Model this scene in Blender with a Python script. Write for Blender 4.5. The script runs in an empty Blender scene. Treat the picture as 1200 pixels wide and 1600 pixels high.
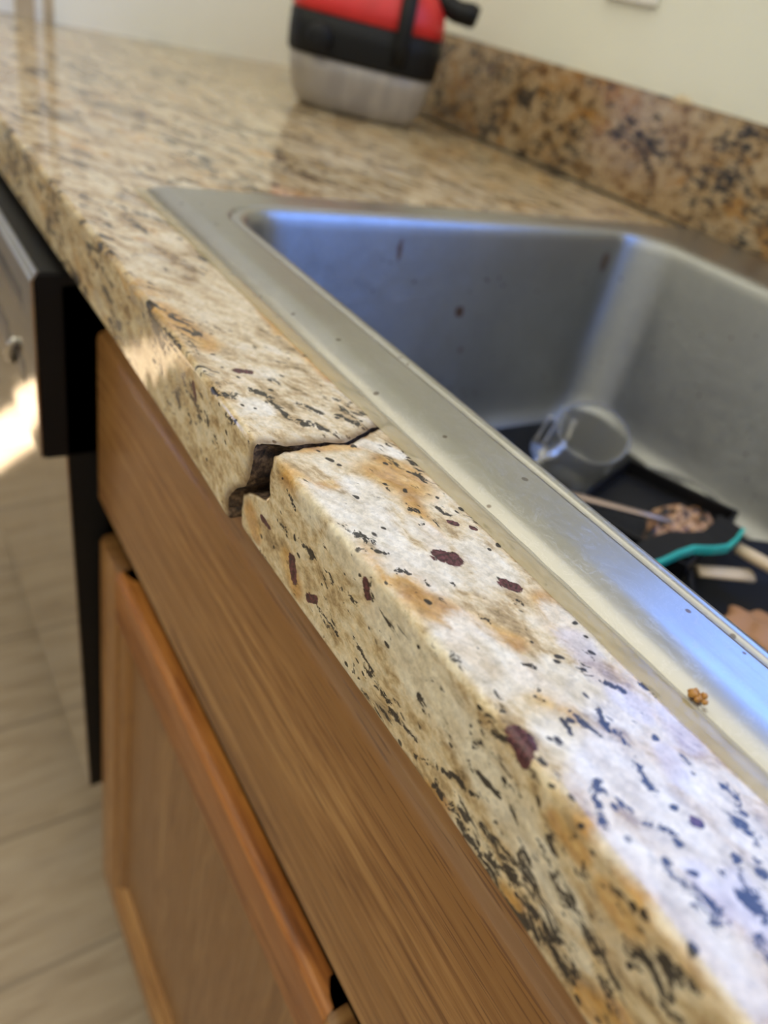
import bpy, bmesh, math, random
import numpy as np
from mathutils import Vector, Matrix, noise

C = bpy.context.scene.collection
SC = bpy.context.scene
PI = math.pi
random.seed(7)

# ------------------------------------------------------------------ camera, world, sun, area lights, exposure
CAM = Vector((0.0, -0.1023, 0.1267))
R = Matrix(((0.52522, 0.82427, 0.21146), (0.57829, -0.16343, -0.79929), (-0.62428, 0.54209, -0.56251)))
cd = bpy.data.cameras.new('camera')
cam = bpy.data.objects.new('camera', cd)
C.objects.link(cam)
cam.matrix_world = Matrix((
    (R[0][0], -R[1][0], -R[2][0], CAM.x),
    (R[0][1], -R[1][1], -R[2][1], CAM.y),
    (R[0][2], -R[1][2], -R[2][2], CAM.z),
    (0, 0, 0, 1)))
cd.sensor_fit = 'VERTICAL'
cd.sensor_height = 36.0
cd.lens = 1141.05 / 1600 * 36.0
cd.clip_start = 0.01
cd.dof.use_dof = True
cd.dof.focus_distance = 0.225
cd.dof.aperture_fstop = 7.2
SC.camera = cam

SC.view_settings.view_transform = 'Standard'
SC.view_settings.look = 'None'
SC.view_settings.gamma = 1
SC.view_settings.use_curve_mapping = False
SC.view_settings.exposure = 0.0

w = bpy.data.worlds.new('world')
SC.world = w
w.use_nodes = True
wb = w.node_tree.nodes['Background']
wb.inputs[0].default_value = (0.17, 0.35, 1.0, 1)
wb.inputs[1].default_value = 6.0

sun = bpy.data.lights.new('sun', 'SUN')
sun.energy = 46
sun.angle = 0.009
sun.color = (1.0, 0.93, 0.82)
so = bpy.data.objects.new('sun', sun)
C.objects.link(so)
SUNDIR = Vector((0.65, 0.76, -math.tan(math.radians(30)))).normalized()   # travel direction
so.rotation_euler = (-SUNDIR).to_track_quat('Z', 'Y').to_euler()
so.location = (-5, -5, 4)

# window over the sink (in the back wall): opening x, z
WX0, WX1, WZ0, WZ1 = -0.38, 1.30, 0.33, 1.30
pl = bpy.data.lights.new('window_portal', 'AREA')
pl.shape = 'RECTANGLE'; pl.size = WX1 - WX0; pl.size_y = WZ1 - WZ0
pl.cycles.is_portal = True
po = bpy.data.objects.new('window_portal', pl)
C.objects.link(po)
po.location = ((WX0 + WX1) / 2, 0.76, (WZ0 + WZ1) / 2)
po.rotation_euler = (math.radians(-90), 0, 0)

def area(name, loc, sx, sy, power, col, rot=(0, 0, 0)):
    l = bpy.data.lights.new(name, 'AREA')
    l.shape = 'RECTANGLE'; l.size = sx; l.size_y = sy; l.energy = power; l.color = col
    o = bpy.data.objects.new(name, l); C.objects.link(o)
    o.location = loc; o.rotation_euler = rot
    return o
area('ceiling_fill_light', (-0.2, -0.95, 1.50), 4.4, 2.8, 54, (1.0, 0.93, 0.72))  # added unseen warm fill, sized and placed to light the rim and wall

# ------------------------------------------------------------------ helpers
def link(o, parent=None):
    C.objects.link(o)
    if parent: o.parent = parent
    return o

def mesh_obj(name, verts, faces, mat, parent=None, smooth=True):
    me = bpy.data.meshes.new(name)
    me.from_pydata([tuple(v) for v in verts], [], faces)
    me.validate()
    bm = bmesh.new(); bm.from_mesh(me)
    bmesh.ops.recalc_face_normals(bm, faces=bm.faces)
    bm.to_mesh(me); bm.free()
    if smooth:
        me.shade_smooth()
    if mat: me.materials.append(mat)
    return link(bpy.data.objects.new(name, me), parent)

def bm_obj(name, bm, mat, parent=None, smooth=False, angle=None):
    bmesh.ops.recalc_face_normals(bm, faces=bm.faces)
    me = bpy.data.meshes.new(name)
    bm.to_mesh(me); bm.free()
    if smooth: me.shade_smooth()
    if angle is not None:
        me.shade_smooth()
        me.set_sharp_from_angle(angle=angle)
    for m in (mat if isinstance(mat, (list, tuple)) else [mat]):
        me.materials.append(m)
    return link(bpy.data.objects.new(name, me), parent)

def add_box(bm, x0, x1, y0, y1, z0, z1, bev=0.0, seg=2, mat=0, M=None):
    r = bmesh.ops.create_cube(bm, size=1)
    vs = r['verts']
    for v in vs:
        v.co = Vector(((x0 + x1) / 2 + v.co.x * (x1 - x0), (y0 + y1) / 2 + v.co.y * (y1 - y0), (z0 + z1) / 2 + v.co.z * (z1 - z0)))
        if M is not None: v.co = M @ v.co
    fs = set(f for v in vs for f in v.link_faces)
    for f in fs: f.material_index = mat
    if bev:
        es = set(e for v in vs for e in v.link_edges)
        bmesh.ops.bevel(bm, geom=list(es), offset=bev, segments=seg, affect='EDGES', profile=0.6)

def box(name, x0, x1, y0, y1, z0, z1, mat, parent=None, bev=0.0, seg=2, M=None):
    bm = bmesh.new()
    add_box(bm, x0, x1, y0, y1, z0, z1, bev, seg, 0, M)
    return bm_obj(name, bm, mat, parent, angle=math.radians(40) if bev else None)

def tube(name, pts, rads, mat, parent=None, n=12, flat=1.0, up=Vector((0, 0, 1))):
    """swept tube with per-point radius; flat squashes it along up"""
    pts = [Vector(p) for p in pts]
    if not hasattr(rads, '__len__'): rads = [rads] * len(pts)
    V, F = [], []
    for i, p in enumerate(pts):
        t = (pts[min(i + 1, len(pts) - 1)] - pts[max(i - 1, 0)]).normalized()
        a = t.cross(up)
        if a.length < 1e-4: a = t.cross(Vector((1, 0, 0)))
        a.normalize(); b = a.cross(t).normalized()
        for k in range(n):
            th = 2 * PI * k / n
            V.append(p + a * math.cos(th) * rads[i] + b * math.sin(th) * rads[i] * flat)
    for i in range(len(pts) - 1):
        for k in range(n):
            F.append((i * n + k, i * n + (k + 1) % n, (i + 1) * n + (k + 1) % n, (i + 1) * n + k))
    F.append(tuple(range(n))); F.append(tuple((len(pts) - 1) * n + k for k in range(n)))
    return mesh_obj(name, V, F, mat, parent)

def lathe(name, prof, mat, parent=None, n=48, M=None, close=False):
    V, F = [], []
    for (r, z) in prof:
        for k in range(n):
            th = 2 * PI * k / n
            v = Vector((r * math.cos(th), r * math.sin(th), z))
            V.append(M @ v if M is not None else v)
    m = len(prof)
    rng = m if close else m - 1
    for i in range(rng):
        j = (i + 1) % m
        for k in range(n):
            F.append((i * n + k, i * n + (k + 1) % n, j * n + (k + 1) % n, j * n + k))
    if not close:
        F.append(tuple(range(n))); F.append(tuple((m - 1) * n + k for k in range(n)))
    return mesh_obj(name, V, F, mat, parent)

def thing(name, label, cat, loc=(0, 0, 0), group=None):
    o = bpy.data.objects.new(name, None); C.objects.link(o)
    o.empty_display_size = 0.05
    o.location = loc
    o['label'] = label; o['category'] = cat
    if group: o['group'] = group
    return o

def tag(o, label, cat, group=None):
    o['label'] = label; o['category'] = cat
    if group: o['group'] = group
    return o

def struct(o):
    o['kind'] = 'structure'
    return o

def settle(root):
    """children were built in world coordinates: cancel the root's offset"""
    for ch in root.children:
        ch.matrix_parent_inverse = Matrix.Translation(-root.location)
    return root

# ------------------------------------------------------------------ node helper
class NT:
    def __init__(s, name):
        s.m = bpy.data.materials.new(name); s.m.use_nodes = True
        s.t = s.m.node_tree; s.N = s.t.nodes; s.L = s.t.links
        s.b = s.N['Principled BSDF']
    def new(s, t, **kw):
        n = s.N.new(t)
        for k, v in kw.items(): setattr(n, k, v)
        return n
    def put(s, sock, v):
        if hasattr(v, 'node'): s.L.new(v, sock)
        elif v is not None:
            if hasattr(sock.default_value, '__len__') and not hasattr(v, '__len__'): v = (v,) * len(sock.default_value)
            if hasattr(v, '__len__') and len(sock.default_value) == 4 and len(v) == 3: v = (*v, 1)
            sock.default_value = v
    def math(s, op, a, b=0.0, c=None, clamp=False):
        n = s.new('ShaderNodeMath', operation=op, use_clamp=clamp)
        s.put(n.inputs[0], a); s.put(n.inputs[1], b)
        if c is not None: s.put(n.inputs[2], c)
        return n.outputs[0]
    def vmath(s, op, a, b=None):
        n = s.new('ShaderNodeVectorMath', operation=op)
        s.put(n.inputs[0], a)
        if b is not None: s.put(n.inputs[1], b)
        return n.outputs['Value'] if op in ('DOT_PRODUCT', 'LENGTH', 'DISTANCE') else n.outputs[0]
    def pos(s):
        return s.new('ShaderNodeTexCoord').outputs['Object']
    def sep(s, v):
        n = s.new('ShaderNodeSeparateXYZ'); s.put(n.inputs[0], v); return n.outputs
    def comb(s, x, y, z):
        n = s.new('ShaderNodeCombineXYZ')
        for i, v in enumerate((x, y, z)): s.put(n.inputs[i], v)
        return n.outputs[0]
    def noise(s, vec, scale, detail=4, rough=0.55, dist=0.0, out=0):
        n = s.new('ShaderNodeTexNoise')
        s.put(n.inputs['Vector'], vec)
        n.inputs['Scale'].default_value = scale; n.inputs['Detail'].default_value = detail
        n.inputs['Roughness'].default_value = rough; n.inputs['Distortion'].default_value = dist
        return n.outputs[out]
    def vor(s, vec, scale, feature='F1', rnd=1.0):
        n = s.new('ShaderNodeTexVoronoi', feature=feature)
        s.put(n.inputs['Vector'], vec); n.inputs['Scale'].default_value = scale
        n.inputs['Randomness'].default_value = rnd
        return n.outputs
    def ss(s, v, lo, hi, a=0.0, b=1.0):
        n = s.new('ShaderNodeMapRange', interpolation_type='SMOOTHSTEP')
        s.put(n.inputs[0], v)
        n.inputs[1].default_value = lo; n.inputs[2].default_value = hi
        n.inputs[3].default_value = a; n.inputs[4].default_value = b
        return n.outputs[0]
    def mix(s, f, a, b):
        n = s.new('ShaderNodeMix', data_type='RGBA')
        s.put(n.inputs[0], f); s.put(n.inputs[6], a); s.put(n.inputs[7], b)
        return n.outputs[2]
    def ramp(s, f, stops):
        n = s.new('ShaderNodeValToRGB')
        s.put(n.inputs[0], f)
        el = n.color_ramp.elements
        while len(el) < len(stops): el.new(0.5)
        for e, (p, c) in zip(el, stops):
            e.position = p; e.color = (*c, 1) if len(c) == 3 else c
        return n.outputs[0]
    def bump(s, h, strength=0.3, dist=0.001):
        n = s.new('ShaderNodeBump'); s.put(n.inputs['Height'], h)
        n.inputs['Strength'].default_value = strength; n.inputs['Distance'].default_value = dist
        s.L.new(n.outputs[0], s.b.inputs['Normal'])
    def set(s, **kw):
        for k, v in kw.items(): s.put(s.b.inputs[k.replace('_', ' ')], v)
        return s.m

def plain(name, col, rough=0.5, metal=0.0, bumps=0.0, bscale=60, **kw):
    n = NT(name); p = n.pos()
    v = n.noise(p, bscale, 4)
    c = n.mix(n.ss(v, 0.3, 0.7), tuple(x * 0.92 for x in col), tuple(min(1, x * 1.06) for x in col))
    n.set(Base_Color=c, Roughness=rough, Metallic=metal, **kw)
    if bumps: n.bump(v, bumps, 0.001)
    return n.m

# ------------------------------------------------------------------ granite
def granite(name, painted, dark_amt=0.0, tone=(1, 1, 1), flow=True, rough=0.13):
    n = NT(name); p = n.pos()
    wv = n.new('ShaderNodeVectorMath', operation='SCALE')
    off = n.vmath('SUBTRACT', n.noise(p, 45, 3, 0.6, 0.0, 1), (0.5, 0.5, 0.5))
    n.put(wv.inputs[0], off); wv.inputs['Scale'].default_value = 0.010
    pw = n.vmath('ADD', p, wv.outputs[0])
    if flow:
        u = n.math('MULTIPLY', n.vmath('DOT_PRODUCT', pw, (0.93, 0.36, -0.10)), 0.42)
        v = n.vmath('DOT_PRODUCT', pw, (-0.36, 0.93, 0.05))
        ww = n.math('MULTIPLY', n.vmath('DOT_PRODUCT', pw, (0.09, 0.0, 1.0)), 1.1)
        q = n.comb(u, v, ww)
    else:
        q = n.vmath('MULTIPLY', pw, (0.7, 1.0, 0.9))
    T = lambda c: tuple(a * b for a, b in zip(c, tone))
    base = n.ramp(n.noise(q, 78, 6, 0.68), [(0.30, T((0.13, 0.085, 0.045))), (0.40, T((0.33, 0.225, 0.115))), (0.47, T((0.58, 0.45, 0.27))), (0.55, T((0.72, 0.61, 0.42))), (0.70, T((0.80, 0.73, 0.57)))])
    # ochre clouds
    och = n.ss(n.noise(q, 30, 4, 0.6, 0.4), 0.54, 0.68)
    qz = n.ss(n.noise(q, 48, 4, 0.6), 0.58, 0.68)
    if painted:
        at = n.new('ShaderNodeVertexColor', layer_name='paint'); s3 = n.new('ShaderNodeSeparateColor')
        n.L.new(at.outputs['Color'], s3.inputs[0])
        pd, po_, pw_ = s3.outputs; near = at.outputs['Alpha']
        at2 = n.new('ShaderNodeVertexColor', layer_name='paint_two'); s4 = n.new('ShaderNodeSeparateColor')
        n.L.new(at2.outputs['Color'], s4.inputs[0])
        pg, pq, pdirt = s4.outputs
        far = n.math('SUBTRACT', 1.0, near)
        base = n.mix(n.math('MULTIPLY', n.ss(n.noise(q, 33, 4, 0.6), 0.47, 0.66), 0.6), base, n.mix(0.5, base, (0.20, 0.13, 0.07)))
        brk = n.noise(n.vmath('MULTIPLY', q, (1.5, 1, 1)), 300, 6, 0.72, 0.6)
        fin = n.noise(q, 130, 6, 0.7)
        nbase = n.ramp(fin, [(0.32, (0.20, 0.135, 0.065)), (0.43, (0.46, 0.33, 0.17)), (0.51, (0.64, 0.51, 0.31)), (0.64, (0.75, 0.66, 0.48))])
        base = n.mix(near, base, nbase)
        och = n.math('MULTIPLY', och, n.math('MULTIPLY_ADD', near, -0.75, 1.0))
        och = n.math('MAXIMUM', och, n.ss(n.math('ADD', po_, n.math('MULTIPLY', n.math('SUBTRACT', fin, 0.5), 1.6)), 0.15, 0.85))
        qz = n.math('MULTIPLY', qz, n.math('MULTIPLY_ADD', near, -0.5, 1.0))
    col = n.mix(n.math('MULTIPLY', och, 0.75), base, n.ramp(n.noise(q, 150, 4), [(0.3, T((0.36, 0.15, 0.03))), (0.5, T((0.62, 0.34, 0.08))), (0.7, T((0.74, 0.52, 0.22)))]))
    col = n.mix(n.math('MULTIPLY', qz, 0.55), col, T((0.50, 0.47, 0.42)))
    if painted:
        wm = n.ss(n.math('ADD', pw_, n.math('MULTIPLY', n.math('SUBTRACT', fin, 0.5), 1.3)), 0.15, 0.75)
        wcol = n.ramp(n.noise(q, 190, 4, 0.6), [(0.3, (0.52, 0.45, 0.32)), (0.46, (0.72, 0.65, 0.50)), (0.62, (0.82, 0.77, 0.64)), (0.75, (0.86, 0.82, 0.72))])
        col = n.mix(n.math('MULTIPLY', wm, 0.78), col, wcol)
        lq = n.ss(n.math('ADD', pq, n.math('MULTIPLY', n.math('SUBTRACT', fin, 0.5), 1.3)), 0.2, 0.8)
        col = n.mix(n.math('MULTIPLY', lq, 0.35), col, (0.52, 0.50, 0.66))
    # dark mica flecks: long wisps gathered in drifts
    drift = n.noise(q, 26, 3, 0.5)
    if painted: drift = n.math('MULTIPLY_ADD', near, -0.09, drift)
    wis = n.noise(n.vmath('MULTIPLY', q, (0.8, 1.3, 1.3)), 125, 5, 0.68, 0.5)
    f1 = n.ss(n.math('ADD', wis, n.math('MULTIPLY', n.math('SUBTRACT', drift, 0.5), 0.55)), 0.60 - dark_amt, 0.655 - dark_amt)
    sm = n.noise(q, 330, 3, 0.6)
    f2 = n.ss(n.math('ADD', sm, n.math('MULTIPLY', n.math('SUBTRACT', drift, 0.5), 0.3)), 0.685 - dark_amt, 0.73 - dark_amt)
    f = n.math('MAXIMUM', f1, n.math('MULTIPLY', f2, 0.8))
    if painted:
        bb = n.math('ADD', n.math('MULTIPLY', n.math('SUBTRACT', brk, 0.5), 3.2), n.math('MULTIPLY', pd, 0.62))
        gate = n.ss(pd, 0.02, 0.14)
        pm = n.math('MULTIPLY', n.ss(bb, 0.40, 0.52), gate)
        f = n.math('MAXIMUM', f, pm)
        # pepper
        vp = n.vor(n.vmath('MULTIPLY', q, (1.6, 1, 1)), 330)
        rr = n.new('ShaderNodeSeparateColor'); n.L.new(vp['Color'], rr.inputs[0])
        pep = n.math('MULTIPLY', n.ss(vp['Distance'], 0.22, 0.32, 1, 0), n.ss(rr.outputs[0], 0.86, 0.88))
        f = n.math('MAXIMUM', f, n.math('MULTIPLY', pep, near))
    col = n.mix(n.math('MULTIPLY', f, 0.95), col, n.ramp(n.noise(p, 500, 2), [(0.35, (0.004, 0.004, 0.006)), (0.7, (0.025, 0.022, 0.024))]))
    # maroon garnets
    vg = n.vor(q, 34)
    rg = n.new('ShaderNodeSeparateColor'); n.L.new(vg['Color'], rg.inputs[0])
    gm = n.math('MULTIPLY', n.ss(vg['Distance'], 0.15, 0.19, 1, 0), n.ss(rg.outputs[1], 0.86, 0.88))
    if painted:
        gm = n.math('MULTIPLY', gm, far)
        gm = n.math('MAXIMUM', gm, n.ss(n.math('ADD', pg, n.math('MULTIPLY', n.math('SUBTRACT', brk, 0.5), 1.2)), 0.48, 0.58))
    col = n.mix(gm, col, n.ramp(n.noise(p, 900, 3), [(0.35, (0.03, 0.008, 0.012)), (0.65, (0.13, 0.04, 0.045))]))
    if painted:
        col = n.mix(n.math('MULTIPLY', n.ss(n.math('ADD', pdirt, n.math('MULTIPLY', n.math('SUBTRACT', fin, 0.5), 0.8)), 0.25, 0.95), 0.8), col, (0.13, 0.07, 0.03))
    # crystal grain
    g = n.vor(p, 520)
    gc = n.new('ShaderNodeSeparateColor'); n.L.new(g['Color'], gc.inputs[0])
    hsv = n.new('ShaderNodeHueSaturation'); n.put(hsv.inputs['Color'], col)
    n.put(hsv.inputs['Value'], n.math('MULTIPLY', n.math('MULTIPLY_ADD', gc.outputs[0], 0.16, 0.92), n.ss(n.noise(p, 420, 5, 0.75), 0.30, 0.62, 0.80, 1.05)))
    n.set(Base_Color=hsv.outputs[0], Roughness=n.ss(f, 0, 1, rough, rough + 0.12), IOR=1.5)
    n.bump(n.math('ADD', n.noise(p, 200, 3), n.math('MULTIPLY', f, -0.3)), 0.05, 0.0003)
    return n.m

def wood(name, axis, dark=1.0, rough=0.42, tone=(1, 1, 1)):
    """oak, grain along axis 'x' / 'z' / 'y'"""
    n = NT(name); p = n.pos()
    st = {'x': (0.045, 1, 1), 'y': (1, 0.045, 1), 'z': (1, 1, 0.045)}[axis]
    q = n.vmath('MULTIPLY', p, st)
    qd = n.vmath('ADD', q, n.vmath('MULTIPLY', n.noise(p, 7, 2, 0.5, 0, 1), (0.012, 0.012, 0.012)))
    rings = n.noise(qd, 190, 4, 0.62)
    pores = n.noise(n.vmath('MULTIPLY', p, tuple(a if a < 1 else 1 for a in tuple(0.035 if s < 1 else 1 for s in st))), 900, 2, 0.5)
    big = n.noise(q, 22, 2)
    D = lambda c: tuple(a * dark * b for a, b in zip(c, tone))
    col = n.ramp(rings, [(0.30, D((0.15, 0.060, 0.016))), (0.44, D((0.29, 0.130, 0.038))), (0.56, D((0.41, 0.205, 0.066))), (0.72, D((0.52, 0.29, 0.105)))])
    col = n.mix(n.ss(big, 0.35, 0.7), col, D((0.32, 0.15, 0.044)))
    col = n.mix(n.math('MULTIPLY', n.ss(pores, 0.56, 0.66), 0.6), col, D((0.12, 0.045, 0.015)))
    n.set(Base_Color=col, Roughness=n.ss(rings, 0.3, 0.7, rough + 0.08, rough - 0.02))
    n.b.inputs['Coat Weight'].default_value = 0.3; n.b.inputs['Coat Roughness'].default_value = 0.16; n.b.inputs['Specular IOR Level'].default_value = 0.3
    n.bump(pores, 0.12, 0.0004)
    return n.m

def steel(name, base=(0.62, 0.61, 0.58), rough=0.3, grime=True, brush=(1, 1, 1)):
    n = NT(name); p = n.pos()
    a = n.noise(n.vmath('MULTIPLY', p, brush), 300, 3, 0.6)
    b = n.noise(p, 14, 4, 0.6)
    c = n.noise(p, 90, 4, 0.65)
    wp = n.vmath('ADD', p, n.vmath('MULTIPLY', n.noise(p, 60, 3, 0.6, 0, 1), (0.01, 0.01, 0.01)))
    mk = n.noise(n.vmath('MULTIPLY', wp, (0.5, 1, 1)), 110, 5, 0.7, 1.2)
    mark = n.ss(n.math('ABSOLUTE', n.math('SUBTRACT', mk, 0.5)), 0.0, 0.022, 1, 0)
    lines = n.ss(n.noise(n.vmath('MULTIPLY', p, (0.02, 1, 1)), 1500, 2, 0.5), 0.55, 0.7)
    col = n.mix(n.ss(b, 0.35, 0.7), tuple(x * 0.90 for x in base), base)
    if grime: col = n.mix(n.math('MULTIPLY', mark, 0.16), col, (0.75, 0.76, 0.76))
    if grime:
        g = n.vor(p, 160)
        rg = n.new('ShaderNodeSeparateColor'); n.L.new(g['Color'], rg.inputs[0])
        sp = n.math('MULTIPLY', n.ss(g['Distance'], 0.16, 0.24, 1, 0), n.ss(rg.outputs[0], 0.93, 0.95))
        col = n.mix(n.math('MULTIPLY', sp, 0.7), col, (0.10, 0.07, 0.05))
    r = n.math('ADD', n.ss(c, 0.35, 0.7, rough - 0.015, rough + 0.03), n.math('ADD', n.math('MULTIPLY', a, 0.06), n.math('ADD', n.math('MULTIPLY', mark, 0.10 if grime else 0.0), n.math('MULTIPLY', lines, 0.08 if grime else 0.0))))
    n.set(Base_Color=col, Metallic=1.0, Roughness=r)
    n.bump(n.math('ADD', a, n.math('MULTIPLY', c, 0.8)), 0.03, 0.00025)
    return n

M_TOP = granite('granite_top', True, dark_amt=0.036, rough=0.055, tone=(0.88, 0.83, 0.73))
M_SPLASH = granite('granite_splash', False, dark_amt=0.06, tone=(0.58, 0.50, 0.42), flow=False, rough=0.22)
M_OAKX = wood('oak_long_grain', 'x', dark=0.86)
M_OAKZ = wood('oak_upright_grain', 'z', dark=0.88)
M_OAKE = wood('oak_end_grain', 'y', dark=0.6)
M_OAKO = wood('oak_orange_edge', 'x', dark=0.85, tone=(1.25, 0.95, 0.6))
M_OAKP = wood('oak_panel_grain', 'z', dark=0.72)
ns = steel('brushed_steel', base=(0.47, 0.465, 0.44), rough=0.27, brush=(0.05, 1, 1))
M_STEEL = ns.m
M_CLAD = steel('polished_steel', base=(0.62, 0.60, 0.56), rough=0.045, grime=False).m
M_BLACK = plain('black_plastic', (0.006, 0.006, 0.006), 0.5, Specular_IOR_Level=0.25)
M_BLACKG = plain('black_gloss', (0.006, 0.006, 0.007), 0.35, Specular_IOR_Level=0.25)
M_SHADOW = plain('shaded_board', (0.02, 0.017, 0.013), 0.8)  # near-black board, the shade under the counter is put into its colour

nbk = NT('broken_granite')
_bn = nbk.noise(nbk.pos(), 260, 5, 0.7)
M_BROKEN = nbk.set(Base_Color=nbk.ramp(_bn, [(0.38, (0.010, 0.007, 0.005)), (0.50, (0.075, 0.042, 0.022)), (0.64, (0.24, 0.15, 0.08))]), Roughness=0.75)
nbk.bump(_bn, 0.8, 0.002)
# painted wall with light orange-peel texture
def paint_mat(name, col, rough=0.55, bump=0.35):
    n = NT(name); p = n.pos()
    b = n.noise(p, 150, 4, 0.6); l = n.noise(p, 6, 3)
    n.set(Base_Color=n.mix(n.ss(l, 0.3, 0.7), tuple(c * 0.97 for c in col), col), Roughness=rough)
    n.bump(b, bump, 0.002)
    return n.m
M_WALL = paint_mat('wall_paint', (0.82, 0.82, 0.71))
M_WALLG = paint_mat('gloss_wall_paint', (0.95, 0.95, 0.86), 0.4, 0.1)
M_TAN = plain('tan_trim_paint', (0.52, 0.42, 0.28), 0.4)
M_WHITE = plain('white_trim_paint', (0.90, 0.89, 0.84), 0.4)

def floor_mat():
    n = NT('plank_floor'); p = n.pos(); x, y, z = n.sep(p)
    W = 0.188
    ix = n.math('DIVIDE', n.math('ADD', x, 0.452 + W * 40), W)
    cell = n.math('FLOOR', ix); fx = n.math('FRACT', ix)
    wn = n.new('ShaderNodeTexWhiteNoise', noise_dimensions='1D'); n.put(wn.inputs['W'], cell)
    sx = wn.outputs['Value']
    iy = n.math('ADD', n.math('DIVIDE', y, 1.2), n.math('MULTIPLY', sx, 3.0))
    iy = n.math('ADD', iy, 0.12)
    fy = n.math('FRACT', iy)
    gx = n.math('MINIMUM', fx, n.math('SUBTRACT', 1.0, fx)); gy = n.math('MINIMUM', fy, n.math('SUBTRACT', 1.0, fy))
    gap = n.math('MAXIMUM', n.ss(gx, 0.008, 0.022, 1, 0), n.ss(gy, 0.0012, 0.003, 1, 0))
    wn2 = n.new('ShaderNodeTexWhiteNoise', noise_dimensions='2D')
    n.put(wn2.inputs['Vector'], n.comb(cell, n.math('FLOOR', iy), 0.0))
    q = n.comb(n.math('ADD', x, n.math('MULTIPLY', wn2.outputs['Value'], 5.0)), n.math('MULTIPLY', y, 0.12), z)
    g = n.noise(q, 55, 5, 0.6, 0.6)
    g2 = n.noise(n.vmath('MULTIPLY', p, (1, 0.5, 1)), 9, 3, 0.6)
    col = n.ramp(g, [(0.3, (0.29, 0.215, 0.14)), (0.5, (0.39, 0.30, 0.205)), (0.7, (0.45, 0.36, 0.255))])
    col = n.mix(n.ss(g2, 0.45, 0.75), col, (0.40, 0.32, 0.235))
    kn = n.vor(n.vmath('MULTIPLY', p, (1, 0.7, 1)), 7)
    kc = n.new('ShaderNodeSeparateColor'); n.L.new(kn['Color'], kc.inputs[0])
    col = n.mix(n.math('MULTIPLY', n.math('MULTIPLY', n.ss(kn['Distance'], 0.02, 0.09, 1, 0), n.ss(kc.outputs[0], 0.3, 0.4)), 0.5), col, (0.15, 0.10, 0.06))
    col = n.mix(n.math('MULTIPLY', gap, 0.55), col, (0.14, 0.11, 0.08))
    n.set(Base_Color=col, Roughness=0.38)
    n.bump(n.math('SUBTRACT', g, n.math('MULTIPLY', gap, 1.5)), 0.15, 0.001)
    return n.m

# ------------------------------------------------------------------ the room
FZ = -0.91; CZ = 1.53
X0, X1, Y0 = -4.6, 2.2, -2.6
struct(box('floor', X0, X1, Y0, 0.70, FZ - 0.05, FZ, floor_mat()))
struct(box('ceiling', X0, X1, Y0, 0.80, CZ, CZ + 0.05, M_WALL))
# back wall with the window opening over the sink
bm = bmesh.new()
YW = 0.641
for a in ((X0, WX0, FZ, CZ), (WX1, X1, FZ, CZ), (WX0, WX1, FZ, WZ0), (WX0, WX1, WZ1, CZ)):
    add_box(bm, a[0], a[1], YW, YW + 0.12, a[2], a[3])
struct(bm_obj('wall_back', bm, M_WALL))
w1 = struct(thing('window_1', 'window', 'window', ((WX0 + WX1) / 2, YW + 0.06, WZ0)))
del w1['label']; del w1['category']
bm = bmesh.new()
for a in ((WX0, WX0 + 0.035, WZ0, WZ1), (WX1 - 0.035, WX1, WZ0, WZ1), (WX0, WX1, WZ0, WZ0 + 0.035), (WX0, WX1, WZ1 - 0.035, WZ1), ((WX0 + WX1) / 2 - 0.015, (WX0 + WX1) / 2 + 0.015, WZ0, WZ1)):
    add_box(bm, a[0], a[1], YW + 0.05, YW + 0.09, a[2], a[3])
bm_obj('window_frame', bm, M_WHITE, w1)
ng = NT('window_glass')
ng.N.remove(ng.b)
tr = ng.new('ShaderNodeBsdfTransparent'); gl = ng.new('ShaderNodeBsdfGlossy'); gl.inputs['Roughness'].default_value = 0.02
mxs = ng.new('ShaderNodeMixShader'); mxs.inputs[0].default_value = 0.06
ng.L.new(tr.outputs[0], mxs.inputs[1]); ng.L.new(gl.outputs[0], mxs.inputs[2]); ng.L.new(mxs.outputs[0], ng.N['Material Output'].inputs[0])
box('window_pane', WX0 + 0.03, WX1 - 0.03, YW + 0.068, YW + 0.072, WZ0 + 0.03, WZ1 - 0.03, ng.m, w1)
settle(w1)

# left end of the counter: wall that stops short of the front, resting on the counter line
struct(box('wall_left', -1.40, -1.2835, 0.185, YW, FZ, CZ, M_WALLG))
struct(box('trim_1', -1.40, -1.2835, 0.172, 0.185, FZ, CZ, M_TAN))
struct(box('trim_2', -1.40, -1.286, 0.160, 0.172, FZ, CZ, M_WHITE))
struct(box('trim_3', -1.40, -1.2835, 0.136, 0.160, FZ, CZ, M_TAN))
struct(box('trim_4', -1.40, -1.288, 0.060, 0.136, 0.001, CZ, M_WHITE))
struct(box('wall_far_left', X0 - 0.1, X0, Y0, 0.70, FZ, CZ, M_WALL))
struct(box('wall_right', X1, X1 + 0.1, Y0, 0.70, FZ, CZ, M_WALL))
# wall behind the camera with the tall door opening that lets the sun patch in
DX0, DX1 = -4.02, -3.72
bm = bmesh.new()
add_box(bm, X0, DX0, Y0 - 0.12, Y0, FZ, CZ)
add_box(bm, DX1, X1, Y0 - 0.12, Y0, FZ, CZ)
add_box(bm, DX0, DX1, Y0 - 0.12, Y0, 1.22, CZ)
struct(bm_obj('wall_front', bm, M_WALL))

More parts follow.
